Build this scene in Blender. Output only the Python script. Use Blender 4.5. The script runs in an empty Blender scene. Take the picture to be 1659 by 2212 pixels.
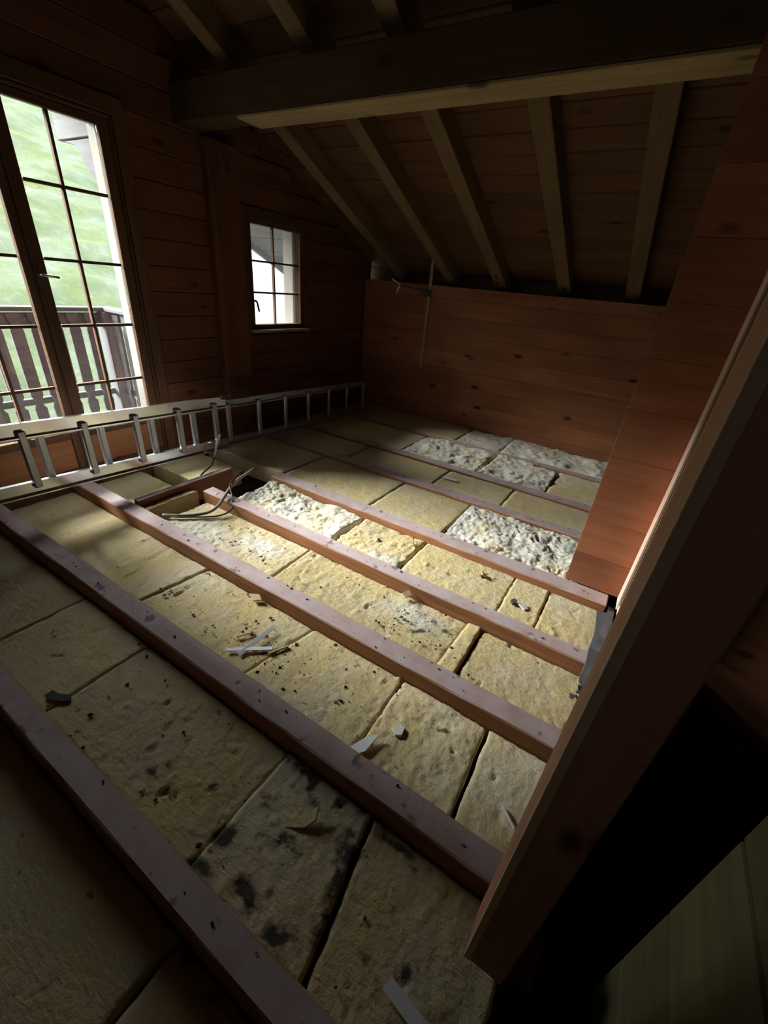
import bpy, bmesh, math, random
import numpy as np
from mathutils import Matrix, Vector

# ------------------------------------------------------------------ basics
S = 1.3                                     # metres per unit of camera height above the joist tops
scn = bpy.context.scene
COL = scn.collection
def V(x, y, z):                             # survey units (camera at origin, joist tops at -1) -> metres
    return Vector((S*x, S*y, S*(z+1)))

# ------------------------------------------------------------------ camera, sky, exposure
cam = bpy.data.cameras.new('camera')
cam_o = bpy.data.objects.new('camera', cam); COL.objects.link(cam_o)
cam.sensor_fit = 'VERTICAL'; cam.sensor_height = 24.0
cam.lens = 24.0*894.57/2212.0
cam.clip_start = 0.02; cam.clip_end = 300
RC = Matrix(((0.8438759276024783, -0.3188139035309744, 0.43154503093929764),
             (0.5297098926248132, 0.3671405116553092, -0.7646013826543127),
             (0.08532788798784169, 0.8738223730351726, 0.47869991844026255)))
cam_o.matrix_world = Matrix.Translation((0, 0, S)) @ RC.to_4x4()
scn.camera = cam_o

w = bpy.data.worlds.new('overcast_sky'); scn.world = w; w.use_nodes = True
nt = w.node_tree; nt.nodes.clear()
wo = nt.nodes.new('ShaderNodeOutputWorld'); bg = nt.nodes.new('ShaderNodeBackground')
tc = nt.nodes.new('ShaderNodeTexCoord'); sx = nt.nodes.new('ShaderNodeSeparateXYZ')
mr = nt.nodes.new('ShaderNodeMapRange')     # overcast: brighter towards the zenith
mr.inputs[1].default_value = 0.0; mr.inputs[2].default_value = 1.0
mr.inputs[3].default_value = 0.25; mr.inputs[4].default_value = 1.55
nt.links.new(tc.outputs['Generated'], sx.inputs[0]); nt.links.new(sx.outputs['Z'], mr.inputs[0])
SKY = 12.0
ml = nt.nodes.new('ShaderNodeMath'); ml.operation = 'MULTIPLY'; ml.inputs[1].default_value = SKY
nt.links.new(mr.outputs[0], ml.inputs[0]); nt.links.new(ml.outputs[0], bg.inputs['Strength'])
bg.inputs['Color'].default_value = (0.93, 0.97, 1.0, 1)
nt.links.new(bg.outputs[0], wo.inputs[0])

# hazy low sun: a broad bright patch of overcast behind the hill shoulder, entering through the door and the small window
sun = bpy.data.lights.new('hazy_sun', 'SUN'); sun.energy = 26.0; sun.angle = math.radians(30); sun.color = (1.0, 0.985, 0.95)
sun_o = bpy.data.objects.new('hazy_sun', sun); COL.objects.link(sun_o)
SUN_EL, SUN_AZ = math.radians(31), math.radians(15)      # light travels +x, slightly +y, downwards
sun_o.rotation_euler = Vector((math.cos(SUN_EL)*math.cos(SUN_AZ), math.cos(SUN_EL)*math.sin(SUN_AZ), -math.sin(SUN_EL))).to_track_quat('-Z', 'Y').to_euler()

scn.view_settings.view_transform = 'Standard'; scn.view_settings.look = 'None'
scn.view_settings.gamma = 1.0; scn.view_settings.use_curve_mapping = False
scn.view_settings.exposure = 0.0
scn.cycles.max_bounces = 10; scn.cycles.diffuse_bounces = 6; scn.cycles.transparent_max_bounces = 16

XG = -2.3                                   # inner face of the gable wall
XGO = -2.42                                 # outer face
DOOR = (0.50, 1.36, -0.98, 0.535)           # y0, y1, z0, z1 of the door opening
WIN1 = (2.07, 2.575, -0.335, 0.295)         # small window
def portal(y0, y1, z0, z1):                 # light portals: guide the sky sampling, give no light themselves
    l = bpy.data.lights.new('sky_portal', 'AREA'); l.shape = 'RECTANGLE'
    l.size = S*(y1-y0); l.size_y = S*(z1-z0); l.cycles.is_portal = True
    o = bpy.data.objects.new('sky_portal', l); COL.objects.link(o)
    o.location = V(XGO-0.005, (y0+y1)/2, (z0+z1)/2)
    o.rotation_euler = (math.pi/2, 0, -math.pi/2)
for q in (DOOR, WIN1): portal(*q)

# ------------------------------------------------------------------ materials
def mat_new(name):
    m = bpy.data.materials.new(name); m.use_nodes = True
    n = m.node_tree; n.nodes.clear()
    out = n.nodes.new('ShaderNodeOutputMaterial'); b = n.nodes.new('ShaderNodeBsdfPrincipled')
    n.links.new(b.outputs[0], out.inputs[0])
    return m, n, b, out
def N(n, t, **kw):
    x = n.nodes.new(t)
    for k, v in kw.items():
        if k.startswith('i_'): x.inputs[k[2:]].default_value = v
        else: setattr(x, k, v)
    return x
def mixc(n, fac, a, b, mode='MIX'):
    x = N(n, 'ShaderNodeMix', data_type='RGBA', blend_type=mode)
    for sock, v in ((0, fac), (6, a), (7, b)):
        if hasattr(v, 'is_linked') or hasattr(v, 'links'): n.links.new(v, x.inputs[sock])
        else: x.inputs[sock].default_value = v if sock == 0 else (*v, 1) if len(v) == 3 else v
    return x.outputs[2]
def ramp(n, src, stops):
    r = N(n, 'ShaderNodeValToRGB'); el = r.color_ramp.elements
    while len(el) < len(stops): el.new(0.5)
    for e, (p, c) in zip(el, stops):
        e.position = p; e.color = (c, c, c, 1) if not hasattr(c, '__len__') else (*c, 1)
    n.links.new(src, r.inputs[0]); return r.outputs[0]

def wood(name, c_light, c_dark, knot=(0.05, 0.02, 0.01), rough=0.75, dust=None, grain=1.0, spec=0.25, knots=True):
    m, n, b, out = mat_new(name)
    t = N(n, 'ShaderNodeTexCoord'); oi = N(n, 'ShaderNodeObjectInfo')
    off = N(n, 'ShaderNodeVectorMath', operation='MULTIPLY_ADD')
    cmb = N(n, 'ShaderNodeCombineXYZ')
    for k in range(3): n.links.new(oi.outputs['Random'], cmb.inputs[k])
    n.links.new(cmb.outputs[0], off.inputs[0]); off.inputs[1].default_value = (37, 11, 23)
    n.links.new(t.outputs['Object'], off.inputs[2])
    mp = N(n, 'ShaderNodeMapping'); mp.inputs['Scale'].default_value = (1.2*grain, 22*grain, 22*grain)
    n.links.new(off.outputs[0], mp.inputs[0])
    ns = N(n, 'ShaderNodeTexNoise', i_Scale=1.0, i_Detail=6.0, i_Roughness=0.6, i_Distortion=0.6)
    n.links.new(mp.outputs[0], ns.inputs['Vector'])
    mp2 = N(n, 'ShaderNodeMapping'); mp2.inputs['Scale'].default_value = (1.5, 3, 3)
    n.links.new(off.outputs[0], mp2.inputs[0])
    ns2 = N(n, 'ShaderNodeTexNoise', i_Scale=1.0, i_Detail=3.0); n.links.new(mp2.outputs[0], ns2.inputs['Vector'])
    g = ramp(n, ns.outputs[0], ((0.30, 0.0), (0.70, 1.0)))
    col = mixc(n, g, c_dark, c_light)
    g2 = ramp(n, ns2.outputs[0], ((0.3, 0.78), (0.7, 1.12)))
    col = mixc(n, 1.0, col, g2, 'MULTIPLY')
    hsv = N(n, 'ShaderNodeHueSaturation'); n.links.new(col, hsv.inputs['Color'])
    mrv = N(n, 'ShaderNodeMapRange', i_3=0.88) if False else N(n, 'ShaderNodeMapRange')
    mrv.inputs[3].default_value = 0.86; mrv.inputs[4].default_value = 1.12
    n.links.new(oi.outputs['Random'], mrv.inputs[0]); n.links.new(mrv.outputs[0], hsv.inputs['Value'])
    col = hsv.outputs[0]
    if knots:
        mp3 = N(n, 'ShaderNodeMapping'); mp3.inputs['Scale'].default_value = (2.6, 5.5, 5.5)
        n.links.new(off.outputs[0], mp3.inputs[0])
        vo = N(n, 'ShaderNodeTexVoronoi', i_Scale=1.0, i_Randomness=1.0); n.links.new(mp3.outputs[0], vo.inputs['Vector'])
        k = ramp(n, vo.outputs['Distance'], ((0.07, 1.0), (0.15, 0.0)))
        col = mixc(n, k, col, knot)
    if dust is not None:                    # dust and plaster dirt settled on upward faces
        ge = N(n, 'ShaderNodeNewGeometry'); sp = N(n, 'ShaderNodeSeparateXYZ'); n.links.new(ge.outputs['Normal'], sp.inputs[0])
        up = ramp(n, sp.outputs['Z'], ((0.6, 0.0), (0.95, 1.0)))
        nd = N(n, 'ShaderNodeTexNoise', i_Scale=9.0, i_Detail=5.0, i_Roughness=0.65); n.links.new(off.outputs[0], nd.inputs['Vector'])
        dn = ramp(n, nd.outputs[0], ((0.28, 0.55), (0.58, 1.0)))
        mu = N(n, 'ShaderNodeMath', operation='MULTIPLY'); n.links.new(up, mu.inputs[0]); n.links.new(dn, mu.inputs[1])
        col = mixc(n, mu.outputs[0], col, dust)
        nsp = N(n, 'ShaderNodeTexNoise', i_Scale=16.0, i_Detail=2.0); n.links.new(off.outputs[0], nsp.inputs['Vector'])
        spk = ramp(n, nsp.outputs[0], ((0.66, 0.0), (0.72, 0.75)))
        mu2 = N(n, 'ShaderNodeMath', operation='MULTIPLY'); n.links.new(up, mu2.inputs[0]); n.links.new(spk, mu2.inputs[1])
        col = mixc(n, mu2.outputs[0], col, (0.10, 0.085, 0.08))
    n.links.new(col, b.inputs['Base Color'])
    b.inputs['Roughness'].default_value = rough; b.inputs['Specular IOR Level'].default_value = spec
    bp = N(n, 'ShaderNodeBump', i_Strength=0.25, i_Distance=0.003); n.links.new(ns.outputs[0], bp.inputs['Height'])
    n.links.new(bp.outputs[0], b.inputs['Normal'])
    return m
def plain(name, c, rough=0.6, metal=0.0, spec=0.5, noise=0.0, nscale=30.0, bump=0.0):
    m, n, b, out = mat_new(name)
    b.inputs['Roughness'].default_value = rough; b.inputs['Metallic'].default_value = metal
    b.inputs['Specular IOR Level'].default_value = spec
    t = N(n, 'ShaderNodeTexCoord'); ns = N(n, 'ShaderNodeTexNoise', i_Scale=nscale, i_Detail=5.0)
    n.links.new(t.outputs['Object'], ns.inputs['Vector'])
    v = ramp(n, ns.outputs[0], ((0.3, 1.0-noise), (0.7, 1.0+noise*0.3)))
    n.links.new(mixc(n, 1.0, c, v, 'MULTIPLY'), b.inputs['Base Color'])
    if bump:
        bp = N(n, 'ShaderNodeBump', i_Strength=bump, i_Distance=0.004); n.links.new(ns.outputs[0], bp.inputs['Height'])
        n.links.new(bp.outputs[0], b.inputs['Normal'])
    return m

M = {}
M['joist'] = wood('joist_timber', (0.42, 0.20, 0.10), (0.26, 0.105, 0.045), dust=(0.47, 0.375, 0.385), knots=False)
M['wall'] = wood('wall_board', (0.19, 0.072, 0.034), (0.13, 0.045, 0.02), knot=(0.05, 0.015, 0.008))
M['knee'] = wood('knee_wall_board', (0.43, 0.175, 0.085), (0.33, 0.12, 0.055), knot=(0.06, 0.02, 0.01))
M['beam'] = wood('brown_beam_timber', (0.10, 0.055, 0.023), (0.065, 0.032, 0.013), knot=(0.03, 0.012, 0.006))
M['partition'] = wood('partition_board', (0.40, 0.16, 0.08), (0.30, 0.105, 0.05), knot=(0.09, 0.025, 0.015))
M['rafter'] = wood('rafter_timber', (0.20, 0.125, 0.056), (0.145, 0.086, 0.036), knot=(0.07, 0.035, 0.02))
M['beam_lit'] = wood('lit_beam_timber', (0.46, 0.34, 0.17), (0.34, 0.23, 0.10), knot=(0.12, 0.06, 0.03))  # lighter copy of the beam wood for its lit underside
M['deck'] = wood('roof_board', (0.165, 0.08, 0.034), (0.12, 0.052, 0.021))
M['door'] = wood('door_timber', (0.15, 0.072, 0.036), (0.10, 0.045, 0.02), knots=False)
M['kick'] = wood('door_panel_timber', (0.40, 0.17, 0.07), (0.30, 0.11, 0.045))
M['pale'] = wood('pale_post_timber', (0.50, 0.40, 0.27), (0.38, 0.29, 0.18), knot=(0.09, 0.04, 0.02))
M['bare'] = wood('bare_arris_timber', (0.72, 0.58, 0.42), (0.60, 0.46, 0.31), knots=False)
M['darkpost'] = wood('dark_post_timber', (0.54, 0.28, 0.18), (0.40, 0.185, 0.11), knot=(0.06, 0.018, 0.012))
M['pink'] = wood('pink_lit_timber', (0.86, 0.62, 0.50), (0.76, 0.50, 0.38), knots=False)  # window light on the post's side put into the timber colour
M['jamb'] = wood('outer_frame_timber', (0.42, 0.385, 0.35), (0.35, 0.315, 0.28), knots=False)
M['stairboard'] = wood('stairwell_board', (0.17, 0.15, 0.08), (0.12, 0.105, 0.05))
M['grey'] = wood('weathered_timber', (0.19, 0.185, 0.195), (0.13, 0.125, 0.135), knots=False)
M['sill'] = wood('window_sill_timber', (0.34, 0.24, 0.16), (0.26, 0.17, 0.10), knots=False)
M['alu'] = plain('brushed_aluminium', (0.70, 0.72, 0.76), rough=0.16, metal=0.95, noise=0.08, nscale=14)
M['alu_shaded'] = plain('shaded_aluminium', (0.40, 0.41, 0.43), rough=0.38, metal=0.85, noise=0.15, nscale=14)  # darker copy: shade on rungs and rear section put into the colour
M['steel'] = plain('dull_metal', (0.55, 0.54, 0.52), rough=0.3, metal=1.0)
M['cable'] = plain('black_cable', (0.03, 0.028, 0.025), rough=0.5)
M['cable_grey'] = plain('grey_cable', (0.34, 0.30, 0.24), rough=0.55)
M['white'] = plain('white_plaster', (0.80, 0.79, 0.80), rough=0.7, noise=0.06)
M['strap'] = plain('white_strapping', (0.72, 0.74, 0.78), rough=0.45)
M['chipwood'] = plain('wood_chip', (0.62, 0.46, 0.27), rough=0.8, noise=0.15)
M['dark'] = plain('dark_scrap', (0.055, 0.055, 0.06), rough=0.8, noise=0.2)
M['dirt'] = plain('dirt_crumbs', (0.10, 0.075, 0.05), rough=0.95, noise=0.3)
M['film'] = plain('grey_plastic_sheet', (0.095, 0.095, 0.105), rough=0.7, noise=0.25, nscale=7, bump=0.3)
M['fixture'] = plain('dark_fixture', (0.05, 0.04, 0.035), rough=0.5)
M['board_below'] = plain('ceiling_board_below', (0.20, 0.13, 0.08), rough=0.9, noise=0.2)

def insulation(name, base, alt, pale):
    m, n, b, out = mat_new(name)
    t = N(n, 'ShaderNodeTexCoord'); oi = N(n, 'ShaderNodeObjectInfo'); ge = N(n, 'ShaderNodeNewGeometry')
    pos = ge.outputs['Position']
    n1 = N(n, 'ShaderNodeTexNoise', i_Scale=5.0, i_Detail=6.0, i_Roughness=0.62); n.links.new(pos, n1.inputs['Vector'])
    n2 = N(n, 'ShaderNodeTexNoise', i_Scale=55.0, i_Detail=4.0, i_Roughness=0.7); n.links.new(pos, n2.inputs['Vector'])
    mp = N(n, 'ShaderNodeMapping'); mp.inputs['Rotation'].default_value = (0, 0, 0.5); mp.inputs['Scale'].default_value = (14, 60, 30)
    n.links.new(pos, mp.inputs[0])
    n3 = N(n, 'ShaderNodeTexNoise', i_Scale=1.0, i_Detail=4.0, i_Distortion=1.0); n.links.new(mp.outputs[0], n3.inputs['Vector'])
    col = mixc(n, ramp(n, n1.outputs[0], ((0.36, 0.0), (0.64, 1.0))), base, alt)
    col = mixc(n, ramp(n, n2.outputs[0], ((0.35, 0.16), (0.65, 0.0))), col, (base[0]*0.45, base[1]*0.42, base[2]*0.4))
    a = N(n, 'ShaderNodeAttribute', attribute_name='pale'); aw = ramp(n, a.outputs['Fac'], ((0.0, 0.0), (1.0, 1.0)))
    col = mixc(n, aw, col, pale)
    a2 = N(n, 'ShaderNodeAttribute', attribute_name='stain')
    br = N(n, 'ShaderNodeMath', operation='MULTIPLY_ADD'); n.links.new(n2.outputs[0], br.inputs[0])
    br.inputs[1].default_value = 0.7; br.inputs[2].default_value = -0.35
    ad = N(n, 'ShaderNodeMath', operation='ADD'); n.links.new(br.outputs[0], ad.inputs[0]); n.links.new(a2.outputs['Fac'], ad.inputs[1])
    st = ramp(n, ad.outputs[0], ((0.30, 0.0), (0.75, 0.93)))
    col = mixc(n, st, col, (0.055, 0.05, 0.042))
    n4 = N(n, 'ShaderNodeTexNoise', i_Scale=26.0, i_Detail=2.5); n.links.new(pos, n4.inputs['Vector'])
    col = mixc(n, ramp(n, n4.outputs[0], ((0.70, 0.0), (0.76, 0.75))), col, (0.11, 0.08, 0.05))
    hsv = N(n, 'ShaderNodeHueSaturation'); n.links.new(col, hsv.inputs['Color'])
    mrv = N(n, 'ShaderNodeMapRange'); mrv.inputs[3].default_value = 0.86; mrv.inputs[4].default_value = 1.06
    n.links.new(oi.outputs['Random'], mrv.inputs[0]); n.links.new(mrv.outputs[0], hsv.inputs['Value'])
    n.links.new(hsv.outputs[0], b.inputs['Base Color'])
    b.inputs['Roughness'].default_value = 0.95; b.inputs['Specular IOR Level'].default_value = 0.05
    ad2 = N(n, 'ShaderNodeMath', operation='ADD'); n.links.new(n2.outputs[0], ad2.inputs[0]); n.links.new(n3.outputs[0], ad2.inputs[1])
    bp = N(n, 'ShaderNodeBump', i_Strength=0.8, i_Distance=0.007); n.links.new(ad2.outputs[0], bp.inputs['Height'])
    n.links.new(bp.outputs[0], b.inputs['Normal'])
    return m
M['yellow'] = insulation('yellow_glass_wool', (0.67, 0.53, 0.26), (0.63, 0.535, 0.35), (0.68, 0.63, 0.53))
M['wool'] = insulation('white_glass_wool', (0.76, 0.73, 0.65), (0.72, 0.70, 0.64), (0.66, 0.53, 0.30))

def glass(name):                            # thin pane: clear with a faint surface reflection
    m = bpy.data.materials.new(name); m.use_nodes = True; n = m.node_tree; n.nodes.clear()
    out = n.nodes.new('ShaderNodeOutputMaterial'); tr = n.nodes.new('ShaderNodeBsdfTransparent')
    gl = n.nodes.new('ShaderNodeBsdfGlossy'); gl.inputs['Roughness'].default_value = 0.03
    tr.inputs[0].default_value = (0.94, 0.965, 0.955, 1)
    fr = n.nodes.new('ShaderNodeFresnel'); fr.inputs[0].default_value = 1.35
    mx = n.nodes.new('ShaderNodeMixShader'); n.links.new(fr.outputs[0], mx.inputs[0])
    n.links.new(tr.outputs[0], mx.inputs[1]); n.links.new(gl.outputs[0], mx.inputs[2]); n.links.new(mx.outputs[0], out.inputs[0])
    return m
M['glass'] = glass('window_glass')

def meadow(name):
    m, n, b, out = mat_new(name)
    ge = N(n, 'ShaderNodeNewGeometry'); pos = ge.outputs['Position']
    n1 = N(n, 'ShaderNodeTexNoise', i_Scale=0.9, i_Detail=8.0, i_Roughness=0.65); n.links.new(pos, n1.inputs['Vector'])
    n2 = N(n, 'ShaderNodeTexNoise', i_Scale=3.2, i_Detail=8.0, i_Roughness=0.75, i_Distortion=0.7); n.links.new(pos, n2.inputs['Vector'])
    col = mixc(n, ramp(n, n1.outputs[0], ((0.38, 0.0), (0.62, 1.0))), (0.052, 0.068, 0.027), (0.066, 0.077, 0.055))
    col = mixc(n, ramp(n, n2.outputs[0], ((0.52, 0.0), (0.72, 0.55))), col, (0.115, 0.125, 0.105))
    sp = N(n, 'ShaderNodeSeparateXYZ'); n.links.new(pos, sp.inputs[0])
    mr_ = N(n, 'ShaderNodeMapRange'); mr_.inputs[1].default_value = 0.0; mr_.inputs[2].default_value = 1.0
    sl = N(n, 'ShaderNodeMath', operation='MULTIPLY_ADD'); sl.inputs[1].default_value = 0.74; n.links.new(sp.outputs['X'], sl.inputs[0]); n.links.new(sp.outputs['Y'], sl.inputs[2])
    n.links.new(sl.outputs[0], mr_.inputs[0])
    col = mixc(n, mr_.outputs[0], col, (0.19, 0.20, 0.195))            # pale scree further along the slope
    n.links.new(col, b.inputs['Base Color']); b.inputs['Roughness'].default_value = 0.95
    b.inputs['Specular IOR Level'].default_value = 0.05
    bp = N(n, 'ShaderNodeBump', i_Strength=0.6, i_Distance=0.15); n.links.new(n2.outputs[0], bp.inputs['Height'])
    n.links.new(bp.outputs[0], b.inputs['Normal'])
    return m
M['meadow'] = meadow('hillside_meadow')

# ------------------------------------------------------------------ object helpers
def tag(o, label=None, cat=None, group=None, kind=None):
    if label: o['label'] = label
    if cat: o['category'] = cat
    if group: o['group'] = group
    if kind: o['kind'] = kind
    return o
def setparent(o, p):
    if p is not None:
        o.parent = p; o.matrix_parent_inverse = WM[p.name].inverted()
WM = {}
def link(name, me, mw=None, parent=None, mat=None):
    o = bpy.data.objects.new(name, me); COL.objects.link(o)
    if mw is None: mw = Matrix.Identity(4)
    o.matrix_world = mw; WM[o.name] = mw.copy()
    if parent is not None:
        o.parent = parent; o.matrix_parent_inverse = WM[parent.name].inverted(); o.matrix_basis = mw
        # basis holds the world placement because the inverse cancels the parent
    if mat is not None and me is not None and not me.materials: me.materials.append(mat)
    return o
def empty(name, loc):
    return link(name, None, Matrix.Translation(loc))

_cache = {}
def box_mesh(L, W, H, bev, key=None, wob=0.0, segs=1, seed=0):
    k = (round(L, 4), round(W, 4), round(H, 4), round(bev, 4), key, wob, seed)
    if k in _cache: return _cache[k]
    bm = bmesh.new(); bmesh.ops.create_cube(bm, size=1.0)
    for v in bm.verts: v.co = Vector((v.co.x*L, v.co.y*W, v.co.z*H))
    if segs > 1:
        ed = [e for e in bm.edges if abs(e.verts[0].co.x-e.verts[1].co.x) > L*0.5]
        bmesh.ops.subdivide_edges(bm, edges=ed, cuts=segs-1, use_grid_fill=True)
    if bev > 0:
        ed = [e for e in bm.edges if e.is_manifold and e.calc_face_angle(0) > 0.5]
        bmesh.ops.bevel(bm, geom=ed, offset=bev, segments=1, affect='EDGES', profile=0.5)
    if wob:
        r = random.Random(seed)
        for v in bm.verts: v.co += Vector((0, r.uniform(-wob, wob), r.uniform(-wob, wob)))
    me = bpy.data.meshes.new('timber'); bm.to_mesh(me); bm.free()
    _cache[k] = me; return me
def member(name, p0, p1, W, H, mat, parent=None, up=(0, 0, 1), bev=0.004, wob=0.0, segs=1, seed=0, raw=False):
    """a timber from p0 to p1 (metres, centre line); W across, H along 'up'"""
    p0 = Vector(p0); p1 = Vector(p1); x = (p1-p0); L = x.length; x.normalize()
    u = Vector(up); y = u.cross(x); y.normalize(); z = x.cross(y)
    mw = Matrix((x, y, z)).transposed().to_4x4(); mw.translation = (p0+p1)/2
    me = box_mesh(L, W, H, min(bev, W*0.3, H*0.3), mat.name, wob, segs, seed)
    return link(name, me, mw, parent, mat)
def slab(name, a, b, mat, parent=None, bev=0.003, axis=0):
    """axis-aligned box between survey corners a, b; grain runs along 'axis'"""
    A = V(*a); B = V(*b); lo = Vector([min(A[i], B[i]) for i in range(3)]); hi = Vector([max(A[i], B[i]) for i in range(3)])
    c = (lo+hi)/2; d = hi-lo
    p0 = c.copy(); p1 = c.copy(); p0[axis] = lo[axis]; p1[axis] = hi[axis]
    if axis == 0: return member(name, p0, p1, d.y, d.z, mat, parent, (0, 0, 1), bev)
    if axis == 1: return member(name, p0, p1, d.x, d.z, mat, parent, (0, 0, 1), bev)
    return member(name, p0, p1, d.x, d.y, mat, parent, (0, 1, 0), bev)
def tube_mesh(pts, r, sides=8, flat=None):
    bm = bmesh.new(); rings = []
    pts = [Vector(p) for p in pts]
    for i, p in enumerate(pts):
        t = (pts[min(i+1, len(pts)-1)]-pts[max(i-1, 0)]).normalized()
        a = t.cross(Vector((0, 0, 1)))
        if a.length < 1e-3: a = t.cross(Vector((0, 1, 0)))
        a.normalize(); b = t.cross(a)
        rr = r if not hasattr(r, '__len__') else r[i]
        rings.append([bm.verts.new(p + (a*math.cos(q)*rr*(flat or 1) + b*math.sin(q)*rr)) for q in [2*math.pi*k/sides for k in range(sides)]])
    for A, B in zip(rings, rings[1:]):
        for k in range(sides): bm.faces.new((A[k], A[(k+1) % sides], B[(k+1) % sides], B[k]))
    bm.faces.new(rings[0][::-1]); bm.faces.new(rings[-1])
    for f in bm.faces: f.smooth = True
    bmesh.ops.recalc_face_normals(bm, faces=bm.faces)
    me = bpy.data.meshes.new('tube'); bm.to_mesh(me); bm.free(); return me
def smooth_path(pts, k=6):
    pts = [Vector(p) for p in pts]; out = []
    P = [pts[0]*2-pts[1]] + pts + [pts[-1]*2-pts[-2]]
    for i in range(1, len(P)-2):
        for s in range(k):
            t = s/k; a, b, c, d = P[i-1:i+3]
            out.append(0.5*((2*b)+(c-a)*t+(2*a-5*b+4*c-d)*t*t+(3*b-a-3*c+d)*t**3))
    out.append(pts[-1]); return out
def recenter(me, c):
    me.transform(Matrix.Translation(-Vector(c)))
    return Matrix.Translation(c)
def prism(name, outline, thick, mat, mw, parent=None, bev=0.0):
    """outline in local xy, extruded along z by thick (centred)"""
    bm = bmesh.new()
    a = [bm.verts.new((x, y, -thick/2)) for x, y in outline]; b = [bm.verts.new((x, y, thick/2)) for x, y in outline]
    bm.faces.new(a[::-1]); bm.faces.new(b); n = len(a)
    for i in range(n): bm.faces.new((a[i], a[(i+1) % n], b[(i+1) % n], b[i]))
    bmesh.ops.recalc_face_normals(bm, faces=bm.faces)
    me = bpy.data.meshes.new(name); bm.to_mesh(me); bm.free()
    return link(name, me, mw, parent, mat)

# ------------------------------------------------------------------ noise
def _hash(ix, iy, seed):
    h = (ix.astype(np.int64)*374761393 + iy.astype(np.int64)*668265263 + seed*1442695041) & 0xffffffff
    h = ((h ^ (h >> 13))*1274126177) & 0xffffffff
    return ((h ^ (h >> 16)) & 0xffff)/65535.0
def vnoise(x, y, seed=0):
    ix = np.floor(x); iy = np.floor(y); fx = x-ix; fy = y-iy
    fx = fx*fx*(3-2*fx); fy = fy*fy*(3-2*fy)
    a = _hash(ix, iy, seed); b = _hash(ix+1, iy, seed); c = _hash(ix, iy+1, seed); d = _hash(ix+1, iy+1, seed)
    return (a*(1-fx)+b*fx)*(1-fy)+(c*(1-fx)+d*fx)*fy
def fbm(x, y, seed=0, oct=4):
    s = 0; a = 0.5
    for o in range(oct):
        s = s+a*(vnoise(x, y, seed+o*17)-0.5)*2; x = x*2.03+3.1; y = y*2.03+1.7; a *= 0.5
    return s

# ------------------------------------------------------------------ planked surfaces
def cut_spans(a0, a1, holes):
    sp = [(a0, a1)]
    for h0, h1 in holes:
        nx = []
        for s0, s1 in sp:
            if h1 <= s0 or h0 >= s1: nx.append((s0, s1)); continue
            if h0 > s0+0.004: nx.append((s0, h0))
            if h1 < s1-0.004: nx.append((h1, s1))
        sp = nx
    return sp
ROOF_A, ROOF_B = 1.519, 0.4256              # underside of the rafters: z = A - B*y (front slope)
RIDGE = -0.62
def rafter_z(y): return ROOF_A-ROOF_B*y if y >= RIDGE else ROOF_A-ROOF_B*RIDGE-ROOF_B*(RIDGE-y)
DECK_T = 0.105                              # the roof boards lie this far above the rafter undersides
def deck_z(y): return rafter_z(y)+DECK_T
YK, YB = 3.36, -4.3                         # knee wall in view and the one behind the camera
ZF = -1.22                                  # boards below the joists

# ---- gable wall: backing panels round the openings + horizontal boards
openings = (DOOR, WIN1)
def gable_mesh(x0, x1):
    ys = sorted({YB, RIDGE, YK+0.1} | {v for q in openings for v in q[:2]})
    bm = bmesh.new()
    def prismq(y0, y1, z00, z01, z10, z11):
        c = [V(x, y, z) for x in (x0, x1) for y, z in ((y0, z00), (y1, z10), (y1, z11), (y0, z01))]
        v = [bm.verts.new(p) for p in c]
        for f in ((0, 1, 2, 3), (7, 6, 5, 4), (0, 4, 5, 1), (1, 5, 6, 2), (2, 6, 7, 3), (3, 7, 4, 0)): bm.faces.new([v[i] for i in f])
    for y0, y1 in zip(ys, ys[1:]):
        op = [q for q in openings if q[0] <= y0+1e-6 and q[1] >= y1-1e-6]
        t0, t1 = deck_z(y0)+0.02, deck_z(y1)+0.02
        if op:
            prismq(y0, y1, -2.9, op[0][2], -2.9, op[0][2]); prismq(y0, y1, op[0][3], t0, op[0][3], t1)
        else: prismq(y0, y1, -2.9, t0, -2.9, t1)
    bmesh.ops.recalc_face_normals(bm, faces=bm.faces)
    me = bpy.data.meshes.new('gable'); bm.to_mesh(me); bm.free(); return me
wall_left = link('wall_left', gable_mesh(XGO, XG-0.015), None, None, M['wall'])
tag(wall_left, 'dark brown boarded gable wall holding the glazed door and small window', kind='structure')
BH = 0.118
k = 0; z = ZF+0.03
while z < 1.8:
    z1 = z+BH-0.002
    ytop_hi = (ROOF_A+DECK_T-z1)/ROOF_B; ytop_lo = RIDGE-(ROOF_A-ROOF_B*RIDGE+DECK_T-z1)/ROOF_B
    a0, a1 = max(YB+0.02, ytop_lo), min(YK-0.005, ytop_hi)
    if a1-a0 > 0.05:
        for s0, s1 in cut_spans(a0, a1, [(q[0]-0.002, q[1]+0.002) for q in openings if q[2] < z1 and q[3] > z]):
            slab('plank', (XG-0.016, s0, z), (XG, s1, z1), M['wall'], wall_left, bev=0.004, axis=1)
    z += BH
# ---- knee wall facing the camera
wall_back = slab('wall_back', (XG-0.1, YK+0.016, -2.9), (0.36, YK+0.07, 0.035), M['wall'])
tag(wall_back, 'low brown boarded knee wall under the sloping roof at the far side', kind='structure')
z = ZF+0.02
rng = random.Random(4)
while z < 0.03:
    z1 = min(z+0.128, 0.034)
    c = rng.uniform(-1.6, -0.5)
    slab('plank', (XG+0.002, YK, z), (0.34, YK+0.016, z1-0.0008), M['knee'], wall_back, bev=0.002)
    z += 0.128
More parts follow.
